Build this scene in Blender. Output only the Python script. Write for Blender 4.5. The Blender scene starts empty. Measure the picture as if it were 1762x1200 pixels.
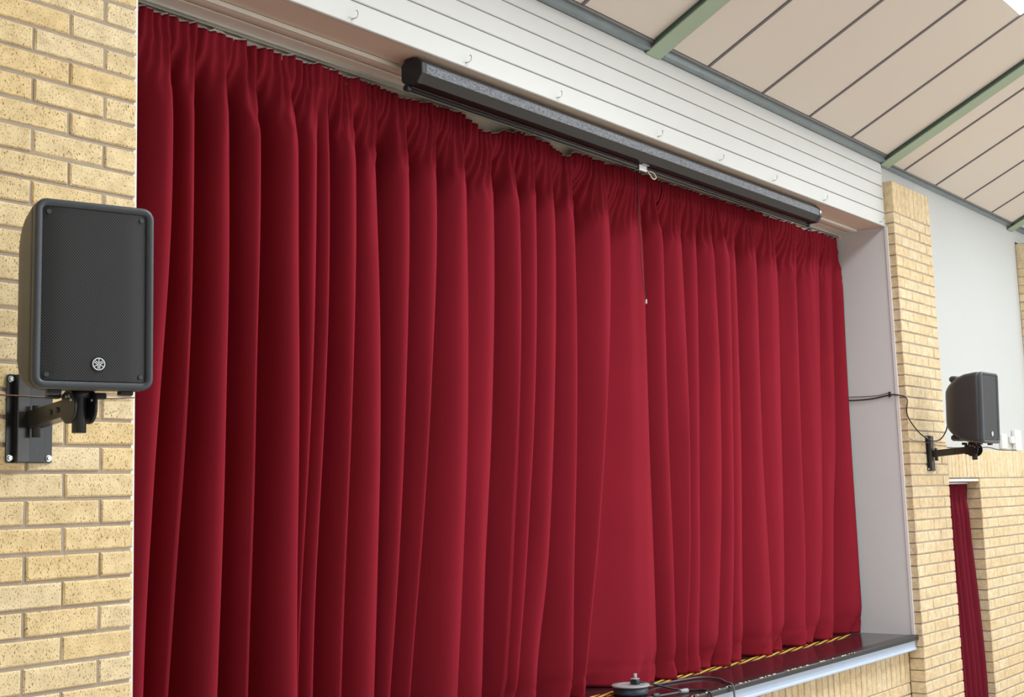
import bpy, math, random
import numpy as np
from mathutils import Vector, Matrix

# ------------------------------------------------------------------ camera, world, exposure
OZ = 3.37                      # hall floor is z = 0, measured heights are relative to the camera survey
scene = bpy.context.scene
col = scene.collection
PI = math.pi
YAW, PITCH, ROLL = 0.887419, 0.123494, -0.030075
fw = Vector((math.sin(YAW)*math.cos(PITCH), math.cos(YAW)*math.cos(PITCH), math.sin(PITCH)))
rt0 = Vector((math.cos(YAW), -math.sin(YAW), 0)); up0 = rt0.cross(fw)
rt = rt0*math.cos(ROLL) + up0*math.sin(ROLL); up = up0*math.cos(ROLL) - rt0*math.sin(ROLL)
cam_d = bpy.data.cameras.new('camera'); cam = bpy.data.objects.new('camera', cam_d); col.objects.link(cam)
cam_d.sensor_width = 36.0; cam_d.lens = 36.0*2121.605/1762.0; cam_d.clip_end = 100
M = Matrix((rt, up, -fw)).transposed().to_4x4()
M.translation = Vector((-2.2245, -3.33567, -1.61998+OZ))
cam.matrix_world = M
scene.camera = cam

world = bpy.data.worlds.new('overcast_daylight'); scene.world = world; world.use_nodes = True
world.node_tree.nodes['Background'].inputs[0].default_value = (0.86, 0.93, 1.0, 1)
world.node_tree.nodes['Background'].inputs[1].default_value = 3.0

SKYLIGHT_EMIT = 62.0           # glow of the translucent roof panels, most of them added for light
ADDED_LIGHT_POWER = 260.0           # base power of each light added at the invented windows
vs = scene.view_settings
vs.view_transform = 'Standard'; vs.look = 'None'; vs.gamma = 1.0; vs.use_curve_mapping = False
vs.exposure = -1.22
scene.cycles.max_bounces = 7

def area_light(name, loc, direction, sx, sy, power, color):
    d = bpy.data.lights.new(name, 'AREA'); d.shape = 'RECTANGLE'; d.size = sx; d.size_y = sy
    d.energy = power; d.color = color
    o = bpy.data.objects.new(name, d); col.objects.link(o)
    o.location = loc; o.rotation_euler = Vector(direction).to_track_quat('-Z', 'Y').to_euler()
    return o
# area lights added at invented windows of the unseen hall behind the camera
for i, x in enumerate((3.0, 5.8, 8.6, 11.4)):
    area_light('window_daylight', (x, -11.80, 2.3), (0, 1, 0), 2.4, 2.0, ADDED_LIGHT_POWER*.65, (0.90, 0.95, 1.0))
for i, y in enumerate((-7.6, -10.4)):
    area_light('side_window_daylight', (12.80, y, 2.3), (-1, 0, 0), 2.4, 2.0, ADDED_LIGHT_POWER*.6, (0.90, 0.95, 1.0))

area_light('left_window_daylight', (-6.80, -4.6, 2.3), (1, 0, 0), 2.4, 2.0, ADDED_LIGHT_POWER*.2, (0.90, 0.95, 1.0))  # added from the left to lighten the pier return and reveal

# ------------------------------------------------------------------ helpers
rng = random.Random(7)
class MB:
    def __init__(s): s.v = []; s.f = []; s.sm = []
    def add(s, vs_, fs, smooth=False):
        n = len(s.v); s.v += [tuple(v) for v in vs_]; s.f += [tuple(i+n for i in f) for f in fs]; s.sm += [smooth]*len(fs)
    def box(s, a, b, bev=0.0):
        x0, y0, z0 = a; x1, y1, z1 = b
        if x0 > x1: x0, x1 = x1, x0
        if y0 > y1: y0, y1 = y1, y0
        if z0 > z1: z0, z1 = z1, z0
        if bev <= 0:
            s.add([(x0,y0,z0),(x1,y0,z0),(x1,y1,z0),(x0,y1,z0),(x0,y0,z1),(x1,y0,z1),(x1,y1,z1),(x0,y1,z1)],
                  [(0,3,2,1),(4,5,6,7),(0,1,5,4),(1,2,6,5),(2,3,7,6),(3,0,4,7)])
        else:
            e = min(bev, (x1-x0)*.45, (y1-y0)*.45, (z1-z0)*.45)
            P = []; 
            for z, o in ((z0, e), (z0+e, 0), (z1-e, 0), (z1, e)):
                xs = (x0+o, x1-o); ys = (y0+o, y1-o); c = e if o == 0 else e*.5
                P.append([(xs[0]+c,ys[0],z),(xs[1]-c,ys[0],z),(xs[1],ys[0]+c,z),(xs[1],ys[1]-c,z),(xs[1]-c,ys[1],z),(xs[0]+c,ys[1],z),(xs[0],ys[1]-c,z),(xs[0],ys[0]+c,z)])
            s.loft(P, True, True)
        return s
    def loft(s, rings, cap0=True, cap1=True, smooth=False, closed=True):
        n = len(rings[0]); vs_ = [p for r in rings for p in r]; fs = []
        for i in range(len(rings)-1):
            for j in range(n if closed else n-1):
                k = (j+1) % n
                fs.append((i*n+j, i*n+k, (i+1)*n+k, (i+1)*n+j))
        m = len(fs)
        s.add(vs_, fs, smooth)
        b = len(s.v)-len(vs_)
        if cap0: s.f.append(tuple(b+j for j in reversed(range(n)))); s.sm.append(False)
        if cap1: s.f.append(tuple(b+(len(rings)-1)*n+j for j in range(n))); s.sm.append(False)
        return s
    def cyl(s, p0, p1, r, n=16, r1=None, smooth=True):
        p0 = Vector(p0); p1 = Vector(p1); d = (p1-p0).normalized()
        a = d.orthogonal().normalized(); b = d.cross(a); r1 = r if r1 is None else r1
        R = [[p + (a*math.cos(2*PI*j/n)+b*math.sin(2*PI*j/n))*rr for j in range(n)] for p, rr in ((p0, r), (p1, r1))]
        return s.loft(R, True, True, smooth)
    def tube(s, pts, r, n=8):
        pts = [Vector(p) for p in pts]; R = []; a = None
        for i, p in enumerate(pts):
            d = (pts[min(i+1, len(pts)-1)] - pts[max(i-1, 0)]).normalized()
            a = d.orthogonal().normalized() if a is None else (a - d*a.dot(d)).normalized()
            b = d.cross(a)
            R.append([p + (a*math.cos(2*PI*j/n)+b*math.sin(2*PI*j/n))*r for j in range(n)])
        return s.loft(R, True, True, True)
    def lathe(s, prof, c=(0,0,0), n=40, smooth=True):
        R = [[(c[0]+r*math.cos(2*PI*j/n), c[1]+r*math.sin(2*PI*j/n), c[2]+z) for j in range(n)] for r, z in prof]
        return s.loft(R, True, True, smooth)
    def mesh(s, name, mat):
        m = bpy.data.meshes.new(name); m.from_pydata(s.v, [], s.f); m.update()
        m.polygons.foreach_set('use_smooth', s.sm)
        if mat: m.materials.append(mat)
        return m
    def build(s, name, mat, parent=None, loc=None):
        o = bpy.data.objects.new(name, s.mesh(name, mat)); col.objects.link(o)
        if parent is not None: o.parent = parent
        if loc is not None: o.location = loc
        return o

def spline(pts, n=8):
    pts = [Vector(p) for p in pts]; out = []
    for i in range(len(pts)-1):
        p0 = pts[max(i-1, 0)]; p1 = pts[i]; p2 = pts[i+1]; p3 = pts[min(i+2, len(pts)-1)]
        for k in range(n):
            t = k/n
            out.append(.5*((2*p1) + (p2-p0)*t + (2*p0-5*p1+4*p2-p3)*t*t + (3*p1-p0-3*p2+p3)*t**3))
    out.append(pts[-1]); return out

def tag(o, label=None, cat=None, group=None, kind=None):
    if label: o['label'] = label
    if cat: o['category'] = cat
    if group: o['group'] = group
    if kind: o['kind'] = kind
    return o
def struct(o, label, cat): return tag(o, label, cat, kind='structure')
def empty(name, loc, rot=(0,0,0)):
    o = bpy.data.objects.new(name, None); col.objects.link(o); o.location = loc; o.rotation_euler = rot
    o.empty_display_size = .05; return o
def inst(name, mesh, parent, loc, rot=None):
    o = bpy.data.objects.new(name, mesh); col.objects.link(o)
    if parent is not None: o.parent = parent
    o.location = loc
    if rot: o.rotation_euler = rot
    return o
def V(x, y, z): return (x, y, z+OZ)

# ------------------------------------------------------------------ materials
def newmat(name):
    m = bpy.data.materials.new(name); m.use_nodes = True
    nt = m.node_tree; return m, nt, nt.nodes['Principled BSDF']
def N(nt, t, **kw):
    n = nt.nodes.new(t)
    for k, v in kw.items(): setattr(n, k, v)
    return n
def paint(name, c, rough=.5, metal=0.0, spec=.5, var=.06, scale=6.0, bump=0.0, bscale=60.0, sheen=0.0):
    m, nt, b = newmat(name); L = nt.links.new
    tc = N(nt, 'ShaderNodeTexCoord'); nz = N(nt, 'ShaderNodeTexNoise')
    nz.inputs['Scale'].default_value = scale; nz.inputs['Detail'].default_value = 4
    L(tc.outputs['Object'], nz.inputs['Vector'])
    mx = N(nt, 'ShaderNodeMix', data_type='RGBA')
    mx.inputs[6].default_value = tuple(max(0, x*(1-var)) for x in c)+(1,)
    mx.inputs[7].default_value = tuple(min(1, x*(1+var)) for x in c)+(1,)
    L(nz.outputs['Fac'], mx.inputs[0]); L(mx.outputs[2], b.inputs['Base Color'])
    b.inputs['Roughness'].default_value = rough; b.inputs['Metallic'].default_value = metal
    b.inputs['Specular IOR Level'].default_value = spec
    if sheen: b.inputs['Sheen Weight'].default_value = sheen
    if bump:
        n2 = N(nt, 'ShaderNodeTexNoise'); n2.inputs['Scale'].default_value = bscale; n2.inputs['Detail'].default_value = 3
        L(tc.outputs['Object'], n2.inputs['Vector'])
        bp = N(nt, 'ShaderNodeBump'); bp.inputs['Strength'].default_value = bump; bp.inputs['Distance'].default_value = .004
        L(n2.outputs['Fac'], bp.inputs['Height']); L(bp.outputs['Normal'], b.inputs['Normal'])
    return m
def emit(name, c, s):
    m, nt, b = newmat(name)
    b.inputs['Base Color'].default_value = (.8,.8,.8,1)
    b.inputs['Emission Color'].default_value = c+(1,); b.inputs['Emission Strength'].default_value = s
    return m
def brick_mat(name, c0, c1, speck):
    m, nt, b = newmat(name); L = nt.links.new
    oi = N(nt, 'ShaderNodeObjectInfo'); geo = N(nt, 'ShaderNodeNewGeometry')
    add = N(nt, 'ShaderNodeVectorMath', operation='ADD'); L(geo.outputs['Position'], add.inputs[0])
    cmb = N(nt, 'ShaderNodeVectorMath', operation='SCALE'); cmb.inputs[0].default_value = (7, 13, 5)
    L(oi.outputs['Random'], cmb.inputs['Scale']); L(cmb.outputs[0], add.inputs[1])
    base = N(nt, 'ShaderNodeMix', data_type='RGBA'); base.inputs[6].default_value = c0+(1,); base.inputs[7].default_value = c1+(1,)
    L(oi.outputs['Random'], base.inputs[0])
    n1 = N(nt, 'ShaderNodeTexNoise'); n1.inputs['Scale'].default_value = 22; n1.inputs['Detail'].default_value = 3
    L(add.outputs[0], n1.inputs['Vector'])
    m1 = N(nt, 'ShaderNodeMix', data_type='RGBA', blend_type='MULTIPLY'); m1.inputs[0].default_value = .55
    r1 = N(nt, 'ShaderNodeValToRGB'); r1.color_ramp.elements[0].position = .3; r1.color_ramp.elements[0].color = (.72,.66,.55,1)
    r1.color_ramp.elements[1].position = .65; r1.color_ramp.elements[1].color = (1.1,1.08,1.03,1)
    L(n1.outputs['Fac'], r1.inputs[0]); L(base.outputs[2], m1.inputs[6]); L(r1.outputs[0], m1.inputs[7])
    # small dark pits dragged through the clay
    sc = N(nt, 'ShaderNodeVectorMath', operation='MULTIPLY'); sc.inputs[1].default_value = (1.35, 1.0, .75)
    L(add.outputs[0], sc.inputs[0])
    n2 = N(nt, 'ShaderNodeTexNoise'); n2.inputs['Scale'].default_value = 190; n2.inputs['Detail'].default_value = 2.5; n2.inputs['Roughness'].default_value = .6
    L(sc.outputs[0], n2.inputs['Vector'])
    r2 = N(nt, 'ShaderNodeValToRGB'); r2.color_ramp.elements[0].position = .33; r2.color_ramp.elements[0].color = speck+(1,)
    r2.color_ramp.elements[1].position = .43; r2.color_ramp.elements[1].color = (1,1,1,1)
    L(n2.outputs['Fac'], r2.inputs[0])
    m2 = N(nt, 'ShaderNodeMix', data_type='RGBA', blend_type='MULTIPLY'); m2.inputs[0].default_value = 1
    L(m1.outputs[2], m2.inputs[6]); L(r2.outputs[0], m2.inputs[7]); L(m2.outputs[2], b.inputs['Base Color'])
    b.inputs['Roughness'].default_value = .9; b.inputs['Specular IOR Level'].default_value = .15
    bp = N(nt, 'ShaderNodeBump'); bp.inputs['Strength'].default_value = .45; bp.inputs['Distance'].default_value = .003
    L(n2.outputs['Fac'], bp.inputs['Height']); L(bp.outputs['Normal'], b.inputs['Normal'])
    return m
MAT = {}
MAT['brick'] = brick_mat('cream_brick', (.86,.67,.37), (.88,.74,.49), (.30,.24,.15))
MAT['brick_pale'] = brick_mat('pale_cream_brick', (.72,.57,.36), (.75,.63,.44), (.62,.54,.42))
MAT['mortar'] = paint('mortar', (.43,.36,.29), .95, var=.15, scale=30, bump=.4, bscale=200)
MAT['white_board'] = paint('white_board_paint', (.62,.63,.615), .45, var=.03, scale=3, bump=.1, bscale=8)
MAT['groove'] = paint('groove_grime', (.30,.28,.25), .9)  # darker backing that shows between the boards
MAT['white_wall'] = paint('white_wall_paint', (.53,.55,.545), .7, var=.015, scale=2, bump=.05, bscale=30)
MAT['reveal'] = paint('grey_reveal_paint', (.70,.72,.72), .65, var=.03, scale=2.5, bump=.08, bscale=12)
MAT['white_trim'] = paint('white_gloss_trim', (.78,.78,.77), .35, var=.03)
MAT['soffit'] = paint('tan_soffit_paint', (.60,.47,.37), .6, var=.06, scale=2)
MAT['soffit_strip'] = paint('cream_soffit_moulding', (.62,.57,.49), .5, var=.08, scale=8)
MAT['track'] = paint('grey_track_metal', (.50,.49,.44), .45, metal=.3, var=.12, scale=14)
MAT['ceiling'] = paint('cream_ceiling_panel', (.70,.63,.55), .75, var=.02, scale=1.5)
MAT['joint'] = paint('dark_grey_joint', (.14,.13,.14), .6, var=.1)
MAT['eaves'] = paint('blue_grey_steel', (.26,.31,.33), .35, metal=.5, var=.18, scale=9)
MAT['eaves_dark'] = paint('grey_steel_flange', (.20,.20,.20), .5, metal=.3, var=.1)
MAT['green'] = paint('sage_green_paint', (.34,.43,.31), .45, var=.06, scale=5)
MAT['green_dark'] = paint('dark_green_paint', (.09,.14,.11), .5, var=.12, scale=9)
MAT['nosing'] = paint('black_nosing', (.016,.018,.02), .28, var=.3, scale=20)
MAT['stage'] = paint('dark_varnished_boards', (.028,.014,.016), .13, var=.3, scale=5, spec=.6)
MAT['blue_trim'] = paint('pale_blue_white_paint', (.50,.60,.76), .4, var=.05, scale=12)
MAT['black_plastic'] = paint('black_textured_plastic', (.042,.042,.042), .42, var=.1, bump=.25, bscale=500)
MAT['bezel'] = paint('charcoal_bezel_plastic', (.060,.070,.080), .42, var=.08, bump=.2, bscale=500)
MAT['black_metal'] = paint('black_powder_coat', (.018,.020,.023), .35, var=.15, scale=12)
MAT['black_metal2'] = paint('satin_black_arm', (.030,.028,.024), .3, var=.15, scale=12)
MAT['zinc'] = paint('zinc_bolt', (.62,.66,.66), .3, metal=.8, var=.1)
MAT['badge_white'] = paint('silver_white_print', (.82,.86,.90), .35, var=.02)
MAT['badge_dark'] = paint('black_badge', (.012,.016,.026), .3, var=.1)
MAT['screen_case'] = paint('black_screen_case', (.013,.0125,.012), .38, var=.12, scale=30)
MAT['white_plastic'] = paint('white_plastic', (.74,.74,.72), .4, var=.03)
MAT['cream_tape'] = paint('cream_header_tape', (.62,.58,.48), .8, var=.08, scale=20)
MAT['cable'] = paint('black_rubber_cable', (.015,.015,.017), .45, var=.2)
MAT['cable_grey'] = paint('grey_rubber_cable', (.10,.10,.11), .45, var=.2)
MAT['cable_brown'] = paint('brown_bell_wire', (.16,.09,.065), .5, var=.2)
MAT['grey_plastic'] = paint('light_grey_plastic', (.34,.34,.35), .4, var=.06)
MAT['reel_dark'] = paint('slate_reel_drum', (.05,.065,.085), .35, var=.1)
MAT['yellow'] = paint('yellow_tape', (.72,.46,.07), .8, spec=.15, var=.12, scale=20)
MAT['tape_black'] = paint('black_tape', (.02,.02,.02), .4, var=.2)
MAT['hook'] = paint('bright_hook_wire', (.45,.45,.44), .3, metal=.9, var=.1)
MAT['floor'] = paint('hall_timber_floor', (.42,.37,.32), .35, var=.2, scale=2)
MAT['plain_wall'] = paint('hall_cream_wall', (.45,.44,.42), .8, var=.03)
MAT['dark_wall'] = paint('backstage_dark', (.05,.045,.04), .9)
MAT['skylight'] = emit('daylit_opal_sheet', (.92,.97,1.0), SKYLIGHT_EMIT)
MAT['glass'] = emit('overcast_window_glass', (.88,.95,1.0), 2.0)  # glowing panes of the invented hall windows

def speckled_case():
    m, nt, b = newmat('dusty_grey_case_top'); L = nt.links.new
    tc = N(nt, 'ShaderNodeTexCoord'); n1 = N(nt, 'ShaderNodeTexNoise'); n1.inputs['Scale'].default_value = 260; n1.inputs['Detail'].default_value = 4; n1.inputs['Roughness'].default_value = .75
    mp = N(nt, 'ShaderNodeVectorMath', operation='MULTIPLY'); mp.inputs[1].default_value = (.35, 1, 1)
    L(tc.outputs['Object'], mp.inputs[0]); L(mp.outputs[0], n1.inputs['Vector'])
    r = N(nt, 'ShaderNodeValToRGB'); r.color_ramp.elements[0].position = .38; r.color_ramp.elements[0].color = (.03,.034,.04,1)
    r.color_ramp.elements[1].position = .68; r.color_ramp.elements[1].color = (.26,.28,.31,1)
    L(n1.outputs['Fac'], r.inputs[0]); L(r.outputs[0], b.inputs['Base Color']); b.inputs['Roughness'].default_value = .5
    return m
MAT['case_dust'] = speckled_case()

def velvet(name, c):
    m, nt, b = newmat(name); L = nt.links.new
    tc = N(nt, 'ShaderNodeTexCoord')
    n1 = N(nt, 'ShaderNodeTexNoise'); n1.inputs['Scale'].default_value = 3.5; n1.inputs['Detail'].default_value = 5
    L(tc.outputs['Object'], n1.inputs['Vector'])
    mx = N(nt, 'ShaderNodeMix', data_type='RGBA')
    mx.inputs[6].default_value = tuple(x*.90 for x in c)+(1,); mx.inputs[7].default_value = tuple(x*1.08 for x in c)+(1,)
    L(n1.outputs['Fac'], mx.inputs[0]); L(mx.outputs[2], b.inputs['Base Color'])
    b.inputs['Roughness'].default_value = .85; b.inputs['Specular IOR Level'].default_value = .05
    n2 = N(nt, 'ShaderNodeTexNoise'); n2.inputs['Scale'].default_value = 420; n2.inputs['Detail'].default_value = 2
    L(tc.outputs['Object'], n2.inputs['Vector'])
    bp = N(nt, 'ShaderNodeBump'); bp.inputs['Strength'].default_value = .12; bp.inputs['Distance'].default_value = .002
    L(n2.outputs['Fac'], bp.inputs['Height']); L(bp.outputs['Normal'], b.inputs['Normal'])
    return m
MAT['velvet'] = velvet('crimson_velour', (.27,.017,.031))

def grille_mat():
    # black sheet steel with a staggered pattern of small round perforations
    m, nt, b = newmat('perforated_steel'); L = nt.links.new
    tc = N(nt, 'ShaderNodeTexCoord'); sep = N(nt, 'ShaderNodeSeparateXYZ'); L(tc.outputs['Object'], sep.inputs[0])
    def mth(op, a, bb=None):
        n = N(nt, 'ShaderNodeMath', operation=op)
        for i, q in enumerate((a, bb)):
            if q is None: continue
            if isinstance(q, (int, float)): n.inputs[i].default_value = q
            else: L(q, n.inputs[i])
        return n.outputs[0]
    p = .0068
    def grid(ox, oz):
        fx = mth('SUBTRACT', mth('FRACT', mth('ADD', mth('DIVIDE', sep.outputs[0], p), ox+100)), .5)
        fz = mth('MULTIPLY', mth('SUBTRACT', mth('FRACT', mth('ADD', mth('DIVIDE', sep.outputs[2], p*1.18), oz+100)), .5), 1.18)
        return mth('ADD', mth('MULTIPLY', fx, fx), mth('MULTIPLY', fz, fz))
    d = mth('MINIMUM', grid(0, 0), grid(.5, .5))
    hole = mth('LESS_THAN', d, .105)
    mx = N(nt, 'ShaderNodeMix', data_type='RGBA'); mx.inputs[6].default_value = (.050,.054,.060,1); mx.inputs[7].default_value = (.002,.002,.002,1)
    L(hole, mx.inputs[0]); L(mx.outputs[2], b.inputs['Base Color']); b.inputs['Roughness'].default_value = .45
    bp = N(nt, 'ShaderNodeBump'); bp.inputs['Strength'].default_value = .6; bp.inputs['Distance'].default_value = .001; bp.invert = True
    L(hole, bp.inputs['Height']); L(bp.outputs['Normal'], b.inputs['Normal'])
    return m
MAT['grille'] = grille_mat()

# ------------------------------------------------------------------ the hall shell
W = 6.264                      # width of the stage opening
SZ = -2.62                     # stage floor level (survey height)
SOF = .267                     # underside of the fascia
YF = .065                      # face of the fascia boards
XL, XR, YB = -7.0, 13.0, -12.0
K = math.tan(math.radians(25.0))
def zc(y): return .785 - K*(y-.007)           # ceiling underside, stage side slope
YRDG = -6.0

def slab(name, a, b, mat, label, cat):
    return struct(MB().box(a, b).build(name, mat), label, cat)
slab('floor', (XL-.2, YB-.2, -.2), (XR+.2, 3.2, 0), MAT['floor'], 'timber floor of the hall', 'floor')
slab('wall_rear', (XL, YB-.2, 0), (XR, YB, zc(.04)+OZ), MAT['plain_wall'], 'cream rear wall of the hall behind the camera', 'wall')
slab('wall_side_left', (XL-.2, YB, 0), (XL, .2, 7.6), MAT['white_wall'], 'cream side wall of the hall, window side', 'wall')
slab('wall_side_right', (XR, YB, 0), (XR+.2, .2, 7.6), MAT['plain_wall'], 'cream far side wall of the hall', 'wall')
slab('wall_backstage', (-1.2, 3.0, 0), (W+1.2, 3.1, 4.3), MAT['dark_wall'], 'dark wall at the back of the stage', 'wall')  # unseen backstage walls put in to keep light from leaking past the curtain
slab('wall_backstage_left', (-1.25, .3, 0), (-1.15, 3.1, 4.3), MAT['dark_wall'], 'dark side wall left of the stage', 'wall')
slab('wall_backstage_right', (W+1.15, .31, 0), (W+1.25, 3.1, 4.3), MAT['dark_wall'], 'dark side wall right of the stage', 'wall')
slab('ceiling_backstage', (-1.2, .9, OZ+.30), (W+1.2, 3.1, OZ+.40), MAT['dark_wall'], 'dark ceiling above the stage', 'ceiling')
n_win = 0
def window(cx, cy, along_x):  # invented windows for the unseen hall, placed with the added lights
    global n_win
    n_win += 1
    if along_x:
        f = MB()
        for a, b in (((cx-1.3,cy,1.2),(cx+1.3,cy+.06,1.28)), ((cx-1.3,cy,3.32),(cx+1.3,cy+.06,3.4)), ((cx-1.3,cy,1.28),(cx-1.22,cy+.06,3.32)), ((cx+1.22,cy,1.28),(cx+1.3,cy+.06,3.32)), ((cx-.03,cy,1.28),(cx+.03,cy+.06,3.32))): f.box(a, b)
        g = MB().box((cx-1.22,cy,1.28), (cx+1.22,cy+.02,3.32))
    else:
        f = MB()
        for a, b in (((cx,cy-1.3,1.2),(cx+.06,cy+1.3,1.28)), ((cx,cy-1.3,3.32),(cx+.06,cy+1.3,3.4)), ((cx,cy-1.3,1.28),(cx+.06,cy-1.22,3.32)), ((cx,cy+1.22,1.28),(cx+.06,cy+1.3,3.32)), ((cx,cy-.03,1.28),(cx+.06,cy+.03,3.32))): f.box(a, b)
        g = MB().box((cx,cy-1.22,1.28), (cx+.02,cy+1.22,3.32))
    o = f.build('window_%d' % n_win, MAT['white_trim'])
    struct(o, 'white framed hall window behind the camera', 'window')
    g.build('pane', MAT['glass'], o)
for x in (3.0, 5.8, 8.6, 11.4): window(x, YB+.002, True)
for y in (-7.6, -10.4): window(XR-.062, y, False)
window(XL+.002, -4.6, False)

# sloping ceiling: a roof deck that carries panels, joint strips and translucent daylight sheets
T = .12
deck = MB()
def slope_box(mb, x0, x1, y0, y1, d0, d1):
    # slab following the stage-side slope between depths d0..d1 above the panel face
    pts = []
    for d in (d0, d1):
        pts += [(x0,y0,zc(y0)+d+OZ),(x1,y0,zc(y0)+d+OZ),(x1,y1,zc(y1)+d+OZ),(x0,y1,zc(y1)+d+OZ)]
    mb.add(pts, [(0,3,2,1),(4,5,6,7),(0,1,5,4),(1,2,6,5),(2,3,7,6),(3,0,4,7)] if y1 > y0 else [(0,1,2,3),(4,7,6,5),(0,4,5,1),(1,5,6,2),(2,6,7,3),(3,7,4,0)])
    return mb
slope_box(deck, XL, XR, YRDG, .9, .03, .15)
zr = zc(YRDG)
p = [(XL,YRDG,zr+.03+OZ),(XR,YRDG,zr+.03+OZ),(XR,YB,zr+.03+OZ+K*(YB-YRDG)),(XL,YB,zr+.03+OZ+K*(YB-YRDG))]
deck.add(p+[(a,b,c+.12) for a,b,c in p], [(0,1,2,3),(4,7,6,5),(0,4,5,1),(1,5,6,2),(2,6,7,3),(3,7,4,0)])
ceiling = struct(deck.build('ceiling', MAT['ceiling']), 'cream panelled ceiling sloping up from the stage wall', 'ceiling')
beams_x = [-2.95, .12, 3.213, 6.305, 9.255, 12.3]
joints = [-2.3,-1.65,-1.0,-.35, .60,1.23,1.87,2.507, 3.713,4.351,4.984,5.628, 6.667,7.302,7.95,8.626, 9.7,10.35,11.0,11.65]
sky_cells = {(1.23,1.87), (1.87,2.507), (4.984,5.628), (7.95,8.626), (11.0,11.65)}  # one cell is in view; the others are added to spread the light
SKY0, SKY1 = -1.155, -4.6
edges = sorted([XL]+[-6.2,-5.55,-4.9,-4.25,-3.6]+joints+[b for b in beams_x]+[XR])
def panel(x0, x1, y0, y1):
    return slope_box(MB(), x0+.002, x1-.002, y0, y1, 0, .03)
for a, b in zip(edges[:-1], edges[1:]):
    if (a, b) in sky_cells:
        o = panel(a, b, SKY0, .008 if a < 6.3 else .072).build('ceiling_panel', MAT['ceiling'], ceiling)
        o = panel(a, b, YRDG, SKY1 if a > -.9 else -2.9).build('ceiling_panel', MAT['ceiling'], ceiling)
        SKYE = SKY1 if a > -.9 else -2.9
        s = MB()       # opal sheet, bowed down a little in the middle
        rings = []
        for y in np.linspace(SKYE, SKY0-.004, 9):
            u = (y-SKYE)/(SKY0-SKYE); e = math.sin(PI*min(1, max(0, u)))
            r = []
            for t in np.linspace(0, 1, 9):
                r.append((a+.012+(b-a-.024)*t, y, zc(y)+OZ+.004-.03*(1-(2*t-1)**4)*min(1, 6*e)))
            rings.append(r)
        s.loft(rings, False, False, True, closed=False)
        tag(s.build('skylight_sheet', MAT['skylight'], ceiling), 'glowing white daylight sheet set in the ceiling')
    else:
        panel(a, b, YRDG, .008 if a < 6.3 else .072).build('ceiling_panel', MAT['ceiling'], ceiling)
for x in joints:
    slope_box(MB(), x-.011, x+.011, YRDG, .006 if x < 6.3 else .070, -.006, .004).build('joint_strip', MAT['joint'], ceiling)

# green steel roof beams
for i, x in enumerate(beams_x):
    e = empty('roof_beam', V(x, .05, 0))
    lab = {2: 'sage green steel roof beam meeting the white boarding above the projector screen', 3: 'sage green steel roof beam ending at the top of the brick pier',
           4: 'sage green steel roof beam cut by the right edge of the photo'}.get(i, 'sage green steel roof beam outside the photo')
    tag(e, lab, 'roof beam', 'green roof beams')
    def sb(x0, x1, d0, d1, y1=.045):
        m = slope_box(MB(), x0, x1, YRDG+.02, y1, d0, d1)
        m.v = [(a, b-.05, c-OZ-OZ+OZ) for a, b, c in m.v]; return m
    lo = -.040; ye = .060 if i < 4 else .10
    sb(-.068, .068, lo, lo+.008, ye).build('bottom_flange', MAT['green'], e)
    sb(-.060, .060, lo+.0085, -.0065, ye-.06).build('web', MAT['green_dark'], e)
    sb(-.068, .068, -.006, -.001, .0).build('top_flange', MAT['green_dark'], e)

# steel angle where the ceiling meets the wall
def eaves(x0, x1, n, lab, yb=YF-.001):
    m = MB()
    m.box(V(x0, yb-.040, .734), V(x1, yb, .768-(.018 if yb > .08 else 0)))
    o = struct(m.build('trim_%d' % n, MAT['eaves']), lab, 'trim')
    MB().box(V(x0, yb-.056, .7685-(.018 if yb > .08 else 0)), V(x1, yb, .780-(.018 if yb > .08 else 0))).build('flange', MAT['eaves_dark'], o)
eaves(-.6, 3.14, 1, 'blue grey steel angle along the ceiling edge, left of the middle green beam')
eaves(3.285, 6.232, 2, 'blue grey steel angle along the ceiling edge above the white boards')
eaves(6.268, 9.18, 3, 'blue grey steel angle along the ceiling edge above the plain white wall', .109)
eaves(9.33, 12.9, 4, 'blue grey steel angle along the ceiling edge beyond the last beam', .109)

# ------------------------------------------------------------------ brickwork
_cache = {}
def brick_mesh(l, d, h, mat, var):
    key = (round(l,3), round(d,3), round(h,3), mat, var)
    if key in _cache: return _cache[key]
    r = random.Random(hash(key[:3]) + var*31); j = lambda s=.0012: r.uniform(-s, s); e = .0045
    P = []
    for y, o in ((d, 0), (e, 0), (0, e)):       # front face at y = 0, chamfered edge
        P.append([(0+o+j(), y+(j(.0008) if o else 0), 0+o+j()), (l-o+j(), y+(j(.0008) if o else 0), 0+o+j()), (l-o+j(), y+(j(.0008) if o else 0), h-o+j()), (0+o+j(), y+(j(.0008) if o else 0), h-o+j())])
    m = MB().loft(P, True, True).mesh('brick', MAT[mat]); _cache[key] = m; return m
class Bricks:
    """collects bricks; the largest in view become objects, the others one joined part"""
    def __init__(s, parent, mat): s.p = parent; s.mat = mat; s.items = []
    def add(s, x, y, z, l, h, d=.108, keep=True): s.items.append((x, y, z, l, h, d, keep))
    def finish(s, limit=295):
        kept = 0; rest = MB()
        for (x, y, z, l, h, d, keep) in s.items:
            dy = rng.uniform(-.0018, .0018)
            m = brick_mesh(l, d, h, s.mat, rng.randrange(3))
            if keep and kept < limit:
                inst('brick', m, s.p, V(x+rng.uniform(-.001,.001), y+dy, z)); kept += 1
            else:
                rest.add([(v.co.x+x, v.co.y+y+dy, v.co.z+z+OZ) for v in m.vertices], [tuple(f.vertices) for f in m.polygons])
        if rest.v: tag(rest.build('brick_remainder', MAT[s.mat], s.p), kind='stuff')
C = .07866; J = .010; BH = C-J; BP = .24

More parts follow.
